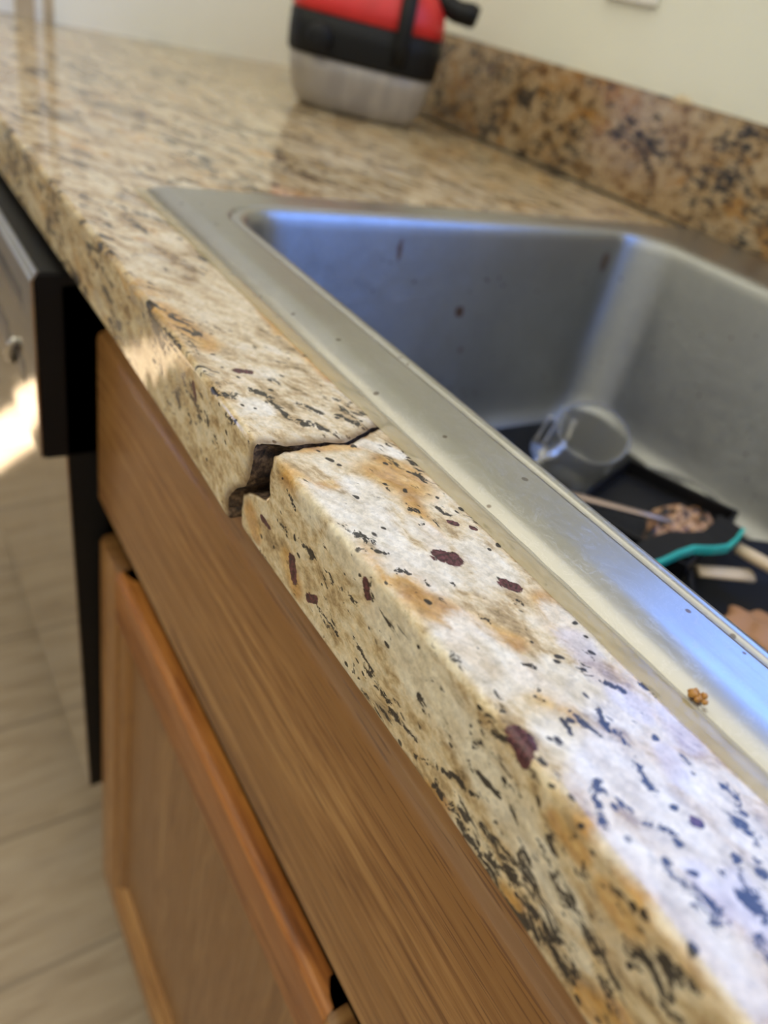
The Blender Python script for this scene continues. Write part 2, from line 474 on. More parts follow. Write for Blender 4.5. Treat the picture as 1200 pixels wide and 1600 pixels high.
# ------------------------------------------------------------------ granite countertop: two pieces split by the crack
BLOBS = [(0,-0.2243,-0.0005,-0.2171,0.0046,0.002),(0,-0.2118,0.0162,-0.2006,0.0182,0.0012),(0,-0.2006,0.0182,-0.194,0.0215,0.0017),
    (0,-0.2086,0.0265,-0.2016,0.0309,0.0012),(0,-0.1934,0.0248,-0.1848,0.0296,0.0014),(0,-0.1982,0.0364,-0.1894,0.0404,0.001),
    (0,-0.2068,-0.0034,-0.2034,-0.002,0.0011),(0,-0.2097,0.0407,-0.2084,0.0427,0.0009),(0,-0.2274,0.002,-0.2253,0.0028,0.0009),
    (0,-0.2228,0.013,-0.2139,0.0183,0.0012),(0,-0.1979,0.0202,-0.1963,0.0236,0.0011),(0,-0.1865,0.0258,-0.1833,0.0327,0.0008),
    (0,-0.1324,0.0055,-0.1292,0.008,0.0019),(0,-0.1279,0.0014,-0.1227,0.0084,0.0007),(0,-0.1693,0.0469,-0.1667,0.0488,0.0014),
    (0,-0.1566,0.0431,-0.1507,0.0431,0.0011),(0,-0.1661,0.0458,-0.158,0.0455,0.0011),(0,-0.1541,0.0284,-0.1502,0.0276,0.0006),
    (0,-0.1472,0.0213,-0.1464,0.0215,0.0006),(0,-0.1393,0.0282,-0.1379,0.0307,0.001),(0,-0.139,0.038,-0.134,0.0395,0.001),
    (0,-0.1158,0.0066,-0.1133,0.0098,0.0006),(0,-0.1802,0.0306,-0.1768,0.0307,0.0011),(0,-0.1328,0.0292,-0.1308,0.0283,0.0005),
    (0,-0.1318,0.027,-0.1311,0.0273,0.0005),(0,-0.0941,0.0335,-0.0914,0.0365,0.0007),(0,-0.0964,0.0483,-0.0958,0.0483,0.0006),
    (0,-0.1066,0.0198,-0.1054,0.0201,0.0004),(0,-0.1086,0.0122,-0.1068,0.0127,0.0004),(0,-0.0956,0.0182,-0.0893,0.02,0.0004),
    (0,-0.1127,0.001,-0.1109,0.0015,0.0006),(0,-0.0692,0.0045,-0.0656,0.0035,0.0011),(0,-0.0663,0.0152,-0.0638,0.0151,0.0012),
    (0,-0.0509,0.0026,-0.0487,0.0025,0.001),(0,-0.0744,0.0185,-0.0722,0.021,0.0008),(0,-0.0673,0.0337,-0.0648,0.0343,0.0014),
    (0,-0.0641,0.0341,-0.0573,0.0389,0.001),(0,-0.0565,0.0464,-0.0531,0.0481,0.0012),(0,-0.0589,0.0196,-0.0544,0.0206,0.0008),
    (0,-0.0544,0.0206,-0.0497,0.0217,0.0009),(0,-0.0574,0.0159,-0.052,0.0149,0.0006),(0,-0.052,0.0249,-0.0477,0.0271,0.0009),
    (0,-0.0477,0.0271,-0.0426,0.0258,0.0006),(0,-0.0426,0.0258,-0.0374,0.0232,0.0011),(0,-0.0374,0.0232,-0.0331,0.023,0.0009),
    (0,-0.0394,0.0103,-0.0355,0.0123,0.0014),(0,-0.0358,0.0116,-0.0317,0.0134,0.001),(0,-0.0391,0.008,-0.0336,0.0049,0.0012),
    (0,-0.0196,0.0103,-0.0145,0.0121,0.0013),(0,-0.0125,0.0115,-0.0081,0.0128,0.002),(0,-0.0087,0.0224,-0.0037,0.0215,0.0019),
    (0,-0.015,0.0272,-0.0118,0.0248,0.0011),(0,-0.0197,0.0357,-0.015,0.0355,0.0014),(0,-0.0356,-0.0033,-0.0345,-0.004,0.001),
    (0,-0.0292,0.0136,-0.0245,0.0186,0.0007),(0,-0.0375,0.0374,-0.0328,0.0375,0.0007),(0,-0.0531,0.0101,-0.0521,0.01,0.0009),
    (0,-0.0556,0.0275,-0.0535,0.0267,0.0006),(0,-0.0149,0.0213,-0.0127,0.0215,0.0008),(0,-0.022,0.0112,-0.0197,0.0115,0.0008),
    (0,-0.0038,0.0161,0.0009,0.0155,0.0012),(0,-0.0711,0.0389,-0.0684,0.0398,0.0006),(0,-0.0407,0.0237,-0.0398,0.0238,0.0005),
    (0,-0.0463,0.0032,-0.0448,0.0029,0.0005),(0,-0.0269,0.0406,-0.0234,0.0406,0.0011),(0,-0.0118,0.0307,-0.008,0.0295,0.0013),
    (0,-0.1668,-0.0064,-0.16,-0.0092,0.0008),(0,-0.1693,-0.0202,-0.1625,-0.0204,0.0011),(0,-0.1558,-0.018,-0.1455,-0.0169,0.0013),
    (0,-0.1455,-0.0169,-0.1379,-0.0172,0.0007),(0,-0.1398,-0.0175,-0.1271,-0.0161,0.0007),(0,-0.1249,-0.0149,-0.1208,-0.0156,0.0009),
    (0,-0.0875,-0.019,-0.0849,-0.0201,0.0013),(0,-0.0568,-0.0394,-0.0462,-0.0368,0.0032),(0,-0.0445,-0.0325,-0.0303,-0.0333,0.0015),
    (0,-0.0278,-0.036,-0.0183,-0.0361,0.0018),(0,-0.0815,-0.0369,-0.0673,-0.0284,0.001),(0,-0.073,-0.0385,-0.0603,-0.0346,0.0017),
    (0,-0.0662,-0.0277,-0.0594,-0.025,0.0014),(0,-0.0309,-0.0215,-0.026,-0.0193,0.0012),(0,-0.0233,-0.0051,-0.0156,-0.0021,0.0009),
    (0,-0.0208,-0.0202,-0.0112,-0.0228,0.001),(0,-0.0104,-0.0058,-0.004,-0.0036,0.0013),(0,-0.096,-0.0336,-0.0834,-0.0323,0.0009),
    (0,-0.1113,-0.031,-0.0968,-0.0317,0.0009),(0,-0.1437,-0.0316,-0.1264,-0.0323,0.0008),(0,-0.0556,-0.0304,-0.0412,-0.0297,0.0008),
    (0,-0.0248,-0.0198,-0.0184,-0.0211,0.001),(0,-0.0078,-0.0179,-0.001,-0.013,0.0012),(0,-0.0139,-0.026,-0.0086,-0.0291,0.0013),
    (0,-0.0383,-0.0456,-0.0334,-0.0456,0.0008),(0,-0.1184,-0.0272,-0.1067,-0.0288,0.0007),(0,-0.0513,-0.016,-0.0471,-0.0175,0.0007),
    (0,-0.2291,-0.0129,-0.2257,-0.0173,0.0015),(0,-0.2111,-0.0036,-0.2055,-0.0055,0.0011),(0,-0.2475,-0.0233,-0.2436,-0.0254,0.0013),
    (0,-0.1911,-0.0026,-0.1858,-0.0032,0.0008),(1,-0.1174,0.0243,-0.1146,0.0272,0.003),(1,-0.1007,0.0357,-0.0983,0.0376,0.0021),
    (1,-0.058,0.001,-0.0558,0.0017,0.0032),(1,-0.055,-0.0006,-0.0531,-0.0016,0.0021),(1,-0.2367,0.0144,-0.2351,0.018,0.0019),
    (1,-0.1304,0.0376,-0.1285,0.0393,0.001),(1,-0.1257,0.0431,-0.1244,0.044,0.0009),(1,-0.0245,0.0253,-0.0232,0.0263,0.0012),
    (1,-0.1188,-0.0059,-0.1172,-0.0081,0.0018),(1,-0.157,-0.0275,-0.1538,-0.0333,0.0021),(1,-0.1441,-0.0333,-0.1397,-0.0303,0.0015),
    (1,-0.1802,-0.0268,-0.1739,-0.0269,0.0011),(1,-0.2445,-0.0088,-0.2411,-0.0125,0.0016),(2,-0.1243,0.0007,-0.1114,0.0097,0.0049),
    (2,-0.1059,0.006,-0.0899,0.0116,0.0051),(2,-0.1599,0.0295,-0.1505,0.0363,0.0066),(2,-0.1663,0.0362,-0.1571,0.0408,0.0044),
    (2,-0.096,0.0119,-0.0811,0.0222,0.0034),(2,-0.1694,-0.0013,-0.1598,0.0007,0.0045),(2,-0.0904,0.0426,-0.0804,0.0407,0.004),
    (2,-0.0354,0.0003,-0.0298,0.0012,0.0026),(2,-0.029,0.0013,-0.0167,0.0008,0.0028),(2,-0.0167,0.0008,-0.0025,0.002,0.0038),
    (2,0.0018,0.0037,0.0083,0.0037,0.0055),(2,-0.1138,0.0027,-0.112,0.0037,0.0031),(2,-0.0704,0.0172,-0.0595,0.018,0.0043),
    (2,-0.1802,0.0111,-0.1776,0.0325,0.0027),(2,-0.1442,0.0321,-0.1222,0.0266,0.003),(2,-0.0883,0.0062,-0.0759,0.009,0.0028),
    (2,-0.1608,-0.0292,-0.1516,-0.0356,0.0037),(2,-0.1889,-0.0309,-0.1824,-0.0347,0.004),(2,-0.1228,-0.0009,-0.1139,-0.0101,0.0031),
    (2,-0.0397,-0.0063,-0.0319,-0.0062,0.0027),(2,-0.0414,-0.039,-0.0373,-0.0375,0.0027),(2,-0.0159,-0.0369,-0.0079,-0.0304,0.0044),
    (2,-0.0732,-0.0416,-0.0679,-0.04,0.003),(2,-0.0239,-0.0074,-0.0163,-0.0085,0.0031),(2,-0.1578,0.0108,-0.1587,0.0008,0.0024),
    (2,-0.2821,0.0503,-0.226,0.0492,0.0041),(2,-0.3277,0.0546,-0.2687,0.047,0.0037),(2,-0.2977,0.003,-0.2591,0.0108,0.0053),
    (2,-0.0237,0.0032,-0.0184,0.0028,0.0025),(2,-0.0127,0.0036,-0.0066,0.0056,0.0021),(3,-0.1531,-0.0006,-0.1429,0.0118,0.0073),
    (3,-0.155,0.019,-0.1184,0.01,0.0053),(3,-0.1172,0.0137,-0.1101,0.0178,0.0059),(3,-0.0871,0.0032,-0.0742,0.0076,0.0063),
    (3,-0.0909,0.0124,-0.0717,0.014,0.0044),(3,-0.085,0.0426,-0.0722,0.0425,0.0048),(3,-0.0678,0.0237,-0.0543,0.0307,0.0059),
    (3,-0.0546,0.0111,-0.0437,0.0149,0.0054),(3,-0.0455,0.019,-0.0254,0.0219,0.006),(3,-0.0267,0.0191,-0.0077,0.0244,0.0065),
    (3,-0.0284,0.0025,-0.0153,0.009,0.0041),(3,-0.0121,0.0048,0.0024,0.0048,0.0052),(3,-0.1159,0.0367,-0.1038,0.0368,0.0052),
    (3,-0.132,0.0262,-0.1222,0.0266,0.0034),(3,-0.029,0.036,-0.0122,0.0363,0.0052),(3,-0.2116,0.009,-0.2064,0.0116,0.0035),
    (3,-0.1795,0.0337,-0.1689,0.0432,0.0028),(3,-0.137,-0.0027,-0.1214,-0.0045,0.0055),(3,-0.1095,-0.0085,-0.0741,-0.0131,0.0071),
    (3,-0.0741,-0.0131,-0.0492,-0.018,0.0069),(3,-0.0464,-0.019,-0.0283,-0.0208,0.0049),(3,-0.0909,-0.0146,-0.0749,-0.0115,0.0061),
    (3,-0.03,-0.0297,-0.0204,-0.0282,0.0024),(4,-0.0459,0.0457,-0.0389,0.0431,0.0039),(4,-0.0389,0.0343,-0.0334,0.0322,0.0029),
    (4,-0.0757,0.0398,-0.0644,0.038,0.0042),(4,-0.058,0.0372,-0.0508,0.039,0.0032),(4,-0.0096,0.0205,-0.0019,0.0199,0.0046),
    (4,-0.016,0.0162,-0.0093,0.0156,0.0031),]

BL = np.array(BLOBS)
def seg_field(x, q, kind):
    out = np.zeros_like(x)
    for b in BL[BL[:, 0] == kind]:
        _, x1, q1, x2, q2, hw = b
        dx, dq = x2 - x1, q2 - q1; L2 = dx * dx + dq * dq + 1e-12
        t = np.clip(((x - x1) * dx + (q - q1) * dq) / L2, 0, 1)
        d = np.sqrt((x - x1 - t * dx) ** 2 + (q - q1 - t * dq) ** 2)
        out = np.maximum(out, np.clip(1.12 - d / hw * 0.56, 0, 1))
    return out

TH = 0.042; RB = 0.0027
def profile(step):
    """cross-section from the top back to the front edge, down, and under; yields (y, z, q)"""
    pts = []
    y = 0.075
    while y > RB + step * 0.5:
        pts.append((y, 0.0, y)); y -= step
    for k in range(0, 7):
        a = k / 6 * PI / 2
        pts.append((RB - RB * math.sin(a), -RB + RB * math.cos(a), RB * (1 - k / 3.0)))
    z = -RB - step
    while z > -TH + 0.002:
        pts.append((0.0, z, z)); z -= step
    for k in range(4):
        a = k / 3 * PI / 2
        pts.append((0.002 - 0.002 * math.cos(a), -TH + 0.002 - 0.002 * math.sin(a), -TH))
    pts.append((0.03, -TH, -TH - 0.02)); pts.append((0.075, -TH, -TH - 0.05))
    return pts

def lerp_tab(tab, v):
    tab = sorted(tab)
    if v <= tab[0][0]: return tab[0][1]
    for (a, fa), (b, fb) in zip(tab, tab[1:]):
        if v <= b: return fa + (fb - fa) * (v - a) / (b - a)
    return tab[-1][1]

L_END = [(0.075, -0.1895), (0.060, -0.1895), (0.049, -0.1888), (0.043, -0.1868), (0.036, -0.1832), (0.030, -0.1808), (0.024, -0.1824), (0.018, -0.1828), (0.010, -0.1835), (0.003, -0.1865), (-0.003, -0.1872), (-0.008, -0.1868), (-0.014, -0.1872), (-0.020, -0.1900), (-0.025, -0.1962), (-0.030, -0.2002), (-0.035, -0.2022), (-0.042, -0.2005), (-0.07, -0.20)]
R_END = [(0.075, -0.1890), (0.060, -0.1890), (0.050, -0.1880), (0.043, -0.1852), (0.036, -0.1815), (0.030, -0.1795), (0.024, -0.1808), (0.018, -0.1808), (0.010, -0.1800), (0.003, -0.1792), (-0.003, -0.1785), (-0.008, -0.1795), (-0.0125, -0.1790), (-0.016, -0.1775), (-0.0195, -0.1800), (-0.0215, -0.1860), (-0.024, -0.1915), (-0.028, -0.1958), (-0.034, -0.1968), (-0.042, -0.1950), (-0.07, -0.195)]
def jag(q, s):
    return 0.0007 * noise.noise(Vector((q * 260, s, 0))) + 0.0004 * noise.noise(Vector((q * 700, s, 3)))

def front_bulge(x, side):
    if side < 0:
        t = max(0.0, min(1.0, (x + 0.40) / 0.21)); return -0.003 * t * t
    t = max(0.0, min(1.0, (x + 0.18) / 0.10)); u = max(0.0, min(1.0, (-x) / 0.06))
    return 0.0022 * t * (0.4 + 0.6 * min(1, u))

def slab(name, xs, prof, end_tab, end_side, side, extra=None):
    """xs: stations; the last/first is replaced by the jagged crack line"""
    V, F, A, B2 = [], [], [], []
    m = len(prof); nX = len(xs)
    for i, x in enumerate(xs):
        for (y, z, q) in prof:
            e = lerp_tab(end_tab, q) + jag(q, side)
            BLN = 0.03
            if end_side > 0:   # crack at the right end of this piece
                xe = xs[-1]; t = max(0.0, 1 - (xe - x) / BLN)
            else:
                xe = xs[0]; t = max(0.0, 1 - (x - xe) / BLN)
            xx = x + (e - xe) * t
            d = abs(xx - e)
            chip = 0.0006 * math.exp(-(d / 0.0012) ** 1.3) * (1.0 + 0.7 * noise.noise(Vector((q * 200, x * 30, side))))
            yb = front_bulge(x, side) * max(0, min(1, 1 - y / 0.05))
            ny = 1.0 if q < 0.002 else 0.0
            wob = 0.00005 * noise.noise(Vector((x * 90, q * 90, 1)))
            V.append((xx, y + yb + (chip + wob) * ny, z - (chip if q > 0.0 else 0.0) + (wob if q > 0.002 else 0)))
            A.append((xx, q))
    for i in range(nX - 1):
        for j in range(m - 1):
            F.append((i * m + j, (i + 1) * m + j, (i + 1) * m + j + 1, i * m + j + 1))
    # rough broken face at the crack end, plain end at the other
    ie = nX - 1 if end_side > 0 else 0
    ring = [ie * m + j for j in range(m)]
    cen = Vector((0, 0, 0))
    for r in ring: cen += Vector(V[r])
    cen /= len(ring); cen.y = 0.035; cen.z = -0.022
    NS = len(F)
    prev = ring
    for k, s in enumerate((0.8, 0.6, 0.4, 0.2)):
        cur = []
        for r in ring:
            v = Vector(V[r]); w_ = cen + (v - cen) * s
            w_.x += 0.0012 * noise.noise(Vector((w_.y * 180, w_.z * 180, side * 5))) * 1.3 - end_side * 0.0016 * (1 - s)
            cur.append(len(V)); V.append(tuple(w_)); A.append((w_.x, 0.2))
        for j in range(m - 1):
            F.append((prev[j], prev[j + 1], cur[j + 1], cur[j]))
        F.append((prev[m - 1], prev[0], cur[0], cur[m - 1]))
        prev = cur
    F.append(tuple(prev)); NE = len(F)
    io = 0 if end_side > 0 else nX - 1
    F.append(tuple(io * m + j for j in range(m)))
    # back face of the strip
    for i in range(nX - 1):
        F.append((i * m, (i + 1) * m, (i + 1) * m + m - 1, i * m + m - 1))
    if extra:
        for (x0, x1, y0, y1) in extra:
            nx = max(1, int((x1 - x0) / 0.02)); ny = max(1, int((y1 - y0) / 0.02))
            b = len(V)
            for i in range(nx + 1):
                for j in range(ny + 1):
                    for zz in (0.0, -TH):
                        V.append((x0 + (x1 - x0) * i / nx, y0 + (y1 - y0) * j / ny, zz)); A.append((V[-1][0], 0.2))
            ix = lambda i, j, k: b + (i * (ny + 1) + j) * 2 + k
            for i in range(nx):
                for j in range(ny):
                    F.append((ix(i, j, 0), ix(i + 1, j, 0), ix(i + 1, j + 1, 0), ix(i, j + 1, 0)))
                    F.append((ix(i, j, 1), ix(i + 1, j, 1), ix(i + 1, j + 1, 1), ix(i, j + 1, 1)))
            for i in range(nx):
                for j in (0, ny):
                    F.append((ix(i, j, 0), ix(i + 1, j, 0), ix(i + 1, j, 1), ix(i, j, 1)))
            for j in range(ny):
                for i in (0, nx):
                    F.append((ix(i, j, 0), ix(i, j + 1, 0), ix(i, j + 1, 1), ix(i, j, 1)))
    me = bpy.data.meshes.new(name)
    me.from_pydata(V, [], F); me.validate(verbose=False)
    bm = bmesh.new(); bm.from_mesh(me)
    bmesh.ops.recalc_face_normals(bm, faces=bm.faces); bm.to_mesh(me); bm.free()
    me.shade_smooth(); me.set_sharp_from_angle(angle=math.radians(50))
    A = np.array(A); x, q = A[:, 0], A[:, 1]
    near = np.clip((x + 0.33) / 0.10, 0, 1) * (q < 0.1)
    f = [seg_field(x, q, k) for k in range(5)]
    c1 = np.stack([f[0], f[2], f[3], near], 1).astype(np.float32)
    ee = np.array([lerp_tab(end_tab, float(v)) for v in np.round(q, 4)])
    dirt = np.exp(-np.abs(x - ee) / (0.0045 if end_side > 0 else 0.0012)) * (q < 0.1)
    c2 = np.stack([f[1], f[4], dirt, 0 * x + 1], 1).astype(np.float32)
    for nm, c in (('paint', c1), ('paint_two', c2)):
        at = me.color_attributes.new(nm, 'FLOAT_COLOR', 'POINT')
        at.data.foreach_set('color', c.ravel())
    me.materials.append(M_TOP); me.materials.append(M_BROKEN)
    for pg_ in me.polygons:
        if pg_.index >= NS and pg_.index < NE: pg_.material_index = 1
    return link(bpy.data.objects.new(name, me))

PR = profile(0.0011)
xsL = list(np.arange(-1.283, -0.48, 0.006)) + list(np.arange(-0.48, -0.30, 0.002)) + list(np.arange(-0.30, -0.1881, 0.001))
xsR = list(np.arange(-0.186, 0.06, 0.001)) + list(np.arange(0.06, 0.46, 0.008))
# left piece, L-shaped: front strip up to the crack plus the whole area left of the sink
ct = slab('granite_countertop', [float(v) for v in xsL], PR, L_END, 1, -1, extra=[(-1.283, -0.462, 0.075, 0.6205)])
tag(ct, 'wide polished beige granite countertop left of the crack, running back to the cream wall', 'countertop')
cr = slab('granite_countertop', [float(v) for v in xsR], PR, R_END, -1, 1)
tag(cr, 'narrow broken-off granite strip in front of the sink, right of the crack', 'countertop')

# backsplash
bm = bmesh.new()
add_box(bm, -1.283, 0.9, 0.6205, 0.6405, 0.0028, 0.107, 0.0015, 2)
tag(bm_obj('granite_backsplash', bm, M_SPLASH, angle=math.radians(40)), 'brown speckled granite backsplash along the foot of the textured wall', 'backsplash')

# paint blob on the top of the backsplash
V = []; 
bm = bmesh.new(); bmesh.ops.create_icosphere(bm, subdivisions=3, radius=1)
for v in bm.verts:
    k = 1 + 0.35 * noise.noise(v.co * 2.2)
    v.co = Vector((-0.548 + v.co.x * 0.011 * k, 0.6215 + v.co.y * 0.0026, 0.1075 + v.co.z * 0.0042 * k))
tag(bm_obj('paint_drip', bm, plain('beige_putty', (0.62, 0.50, 0.33), 0.6), smooth=True), 'small beige lump of dried filler on the top edge of the backsplash', 'putty')

# ------------------------------------------------------------------ sink
sink = thing('kitchen_sink', 'stainless steel drop-in kitchen sink with one deep bowl set in the granite', 'sink', (-0.06, 0.33, 0))
def rrect(x0, x1, y0, y1, r, z, n=10):
    P = []
    for (cx, cy, a0) in ((x1 - r, y1 - r, 0), (x0 + r, y1 - r, 90), (x0 + r, y0 + r, 180), (x1 - r, y0 + r, 270)):
        for k in range(n + 1):
            a = math.radians(a0 + 90 * k / n)
            P.append((cx + r * math.cos(a), cy + r * math.sin(a), z))
    return P
OX0, OX1, OY0, OY1 = -0.480, 0.36, 0.0535, 0.6200
IX0, IX1, IY0, IY1 = -0.4455, 0.325, 0.0825, 0.505
def inner(d, r, z): return rrect(IX0 + d, IX1 - d, IY0 + d * 0.9, IY1 - d, r, z)
rings = [rrect(OX0, OX1, OY0, OY1, 0.008, 0.0004),
         rrect(OX0 + 0.0015, OX1 - 0.0015, OY0 + 0.001, OY1 - 0.001, 0.008, 0.0016),
         rrect(OX0 + 0.004, OX1 - 0.004, OY0 + 0.0055, OY1 - 0.003, 0.008, 0.0032),
         rrect(OX0 + 0.008, OX1 - 0.008, OY0 + 0.0100, OY1 - 0.006, 0.008, 0.0046),
         rrect(OX0 + 0.011, OX1 - 0.010, OY0 + 0.0125, OY1 - 0.008, 0.009, 0.0049),
         rrect(OX0 + 0.014, OX1 - 0.012, OY0 + 0.016, OY1 - 0.012, 0.012, 0.0048),
         inner(-0.001, 0.040, 0.0046), inner(0.0, 0.040, 0.0046), inner(0.0006, 0.040, 0.0034), inner(0.0016, 0.040, 0.0032), inner(0.0030, 0.040, 0.0044),
         inner(0.0052, 0.040, 0.0048), inner(0.0075, 0.040, 0.0042), inner(0.0098, 0.040, 0.0022), inner(0.0112, 0.040, -0.001), inner(0.0120, 0.040, -0.006),
         inner(0.0135, 0.042, -0.03), inner(0.017, 0.044, -0.08), inner(0.021, 0.046, -0.140), inner(0.0225, 0.05, -0.155), inner(0.0255, 0.052, -0.163), inner(0.031, 0.055, -0.168), inner(0.045, 0.06, -0.1705), inner(0.12, 0.06, -0.172), inner(0.19, 0.02, -0.174)]
V, F = [], []
n0 = len(rings[0])
for rg in rings: V += rg
for i in range(len(rings) - 1):
    for k in range(n0):
        F.append((i * n0 + k, i * n0 + (k + 1) % n0, (i + 1) * n0 + (k + 1) % n0, (i + 1) * n0 + k))
F.append(tuple((len(rings) - 1) * n0 + k for k in range(n0)))
# stains on the bowl wall
for (pt, rr_, st) in (((-0.43, 0.294, -0.063), 0.0045, 0.8), ((-0.43, 0.303, -0.094), 0.003, 0.5)):
    pass
M_SINK = ns.m
def stain(nb):
    p = nb.pos()
    prev = nb.b.inputs['Base Color'].links[0].from_socket
    for (pt, scl, lo, hi, st) in (((-0.43, 0.294, -0.063), (0.3, 1, 1), 0.0035, 0.0058, 0.85), ((-0.43, 0.305, -0.096), (0.3, 1, 1), 0.002, 0.0042, 0.5),
                              ((-0.43, 0.224, -0.016), (0.3, 1, 0.3), 0.0015, 0.0035, 0.75), ((-0.43, 0.45, -0.02), (0.5, 1, 0.6), 0.003, 0.007, 0.6),
                              ((-0.0685, 0.0785, 0.005), (1, 1, 0.3), 0.0006, 0.0012, 0.8), ((-0.0505, 0.0805, 0.005), (1, 1, 0.3), 0.0004, 0.0008, 0.8)):
        dv = nb.vmath('LENGTH', nb.vmath('MULTIPLY', nb.vmath('SUBTRACT', nb.vmath('ADD', p, nb.vmath('MULTIPLY', nb.vmath('SUBTRACT', nb.noise(p, 200, 2, 0.5, 0, 1), (0.5, 0.5, 0.5)), (0.004, 0.004, 0.004))) if lo > 0.0012 else p, pt), scl))
        prev = nb.mix(nb.ss(dv, lo, hi, st, 0), prev, (0.16, 0.07, 0.03))
    nb.put(nb.b.inputs['Base Color'], prev)
stain(ns)
rb = mesh_obj('rim_and_bowl', V, F, M_SINK, sink)
nw = steel('brushed_bowl_steel', base=(0.40, 0.41, 0.41), rough=0.38)
M_BOWL = nw.m
stain(nw)
nw.b.inputs['Anisotropic'].default_value = 0.85
cv = nw.new('ShaderNodeCombineXYZ'); cv.inputs[1].default_value = 0.08; cv.inputs[2].default_value = 1.0
nw.L.new(cv.outputs[0], nw.b.inputs['Tangent'])
rb.data.materials.append(M_BOWL)
for pg_ in rb.data.polygons:
    if pg_.index >= 12 * n0: pg_.material_index = 1

box('bowl_floor_shade', -0.408, 0.285, 0.125, 0.470, -0.1690, -0.1665, M_BLACK, sink, 0.001)  # added dark sheet, stands in for the shade on the bowl floor

# clear sealant bead along the front and left of the rim
nc = NT('clear_sealant')
nc.set(Base_Color=(0.50, 0.42, 0.24), Roughness=0.18, Alpha=0.62)
nc.bump(nc.noise(nc.pos(), 260, 3), 0.25, 0.001)
nc.b.inputs['Alpha'].default_value = 0.55
def bead(name, path, half, h):
    V, F = [], []
    K = 9
    for i, (p, nrm) in enumerate(path):
        wv_ = half * (1 + 0.16 * noise.noise(Vector((i * 0.13, 2, 0))))
        for k in range(K):
            t = -1 + 2 * k / (K - 1)
            zz = h * (1 - t * t) ** 0.6 * (1 + 0.25 * noise.noise(Vector((i * 0.3, k * 0.6, 5))))
            V.append((p[0] + nrm[0] * wv_ * t, p[1] + nrm[1] * wv_ * t, 0.0003 + zz))
    for i in range(len(path) - 1):
        for k in range(K - 1):
            F.append((i * K + k, (i + 1) * K + k, (i + 1) * K + k + 1, i * K + k + 1))
    return mesh_obj(name, V, F, nc.m, sink)
path = [((float(x), 0.0508), (0, -1)) for x in np.arange(0.30, -0.478, -0.002)]
bead('sealant_bead', path, 0.0042, 0.0013)
settle(sink)

bm = bmesh.new()
for i in range(9):
    r = bmesh.ops.create_icosphere(bm, subdivisions=2, radius=1)
    c0 = Vector((-0.046 + random.uniform(-.0022, .0022), 0.0545 + random.uniform(-.0012, .0012), 0.003 + random.uniform(0, .0014)))
    rr = random.uniform(0.0006, 0.0013)
    for v in r['verts']: v.co = c0 + v.co * rr * (1 + 0.4 * noise.noise(v.co * 3 + c0 * 900))
tag(bm_obj('food_crumb', bm, plain('ochre_crumb', (0.42, 0.20, 0.04), 0.5), smooth=True), 'ochre crumb stuck on the clear sealant at the edge of the sink rim', 'crumb')

# ------------------------------------------------------------------ oak sink cabinet
cab = thing('sink_cabinet', 'brown oak sink base cabinet under the granite, right of the dishwasher', 'cabinet', (-0.02, 0.3, FZ))
XL, XR = -0.470, 0.44
YF, YB = 0.022, 0.042
def extrude_x(name, prof, x0, x1, mat, parent, endb=0.0):
    """prof: closed (y,z) outline swept along x with eased ends"""
    st = [(x0, 0.0015), (x0 + 0.0015, 0.0), (x1 - 0.0015, 0.0), (x1, 0.0015)]
    nseg = 24
    st = [st[0]] + [(x0 + 0.0015 + (x1 - x0 - 0.003) * k / nseg, 0) for k in range(nseg + 1)] + [st[3]]
    cy = sum(p[0] for p in prof) / len(prof); cz = sum(p[1] for p in prof) / len(prof)
    V, F = [], []
    m = len(prof)
    for (x, e) in st:
        for (y, z) in prof:
            V.append((x, y + (e if y < cy else -e), z + (e if z < cz else -e)))
    for i in range(len(st) - 1):
        for j in range(m):
            F.append((i * m + j, i * m + (j + 1) % m, (i + 1) * m + (j + 1) % m, (i + 1) * m + j))
    F.append(tuple(range(m))); F.append(tuple((len(st) - 1) * m + j for j in range(m)))
    o = mesh_obj(name, V, F, mat, parent)
    o.data.set_sharp_from_angle(angle=math.radians(35))
    return o
# false drawer front with moulded top edge
dp = [(YB, -0.226), (YF + 0.003, -0.226), (YF, -0.223), (YF, -0.0945), (YF + 0.0006, -0.0915), (YF + 0.0024, -0.0893), (YF + 0.0050, -0.0885), (YF + 0.0066, -0.0870), (YF + 0.0080, -0.0830), (YF + 0.0100, -0.0790), (YF + 0.0130, -0.0762), (YF + 0.0165, -0.0748), (YB, -0.0745)]
extrude_x('drawer_front', dp, XL, XR, M_OAKX, cab)
# carcass: sides, face frame, toe board, bottom, back
bm = bmesh.new()
add_box(bm, XL - 0.001, XL + 0.015, YB + 0.001, 0.60, -0.80, -TH - 0.001)
add_box(bm, XR - 0.015, XR + 0.004, YB + 0.001, 0.60, -0.80, -TH - 0.001)
add_box(bm, XL, XR, YB + 0.001, 0.60, -0.80, -0.785)
add_box(bm, XL, XR, 0.59, 0.60, -0.785, -0.20)
add_box(bm, XL, XR, 0.10, 0.115, FZ, -0.80)
bm_obj('carcass', bm, M_SHADOW, cab)
bm = bmesh.new()
for a in ((XL + 0.0, XL + 0.042, -0.80, -TH - 0.001), (XR - 0.042, XR, -0.80, -TH - 0.001), (XL + 0.042, XR - 0.042, -0.08, -TH - 0.001), (XL + 0.042, XR - 0.042, -0.262, -0.224), (XL + 0.042, XR - 0.042, -0.80, -0.76), (-0.045, -0.0, -0.76, -0.262)):
    add_box(bm, a[0], a[1], YB + 0.0003, YB + 0.019, a[2], a[3])
bm_obj('face_frame', bm, wood('oak_frame_shaded', 'x', dark=0.3), cab)  # oak darkened: shade of the gap under the drawer put into its colour

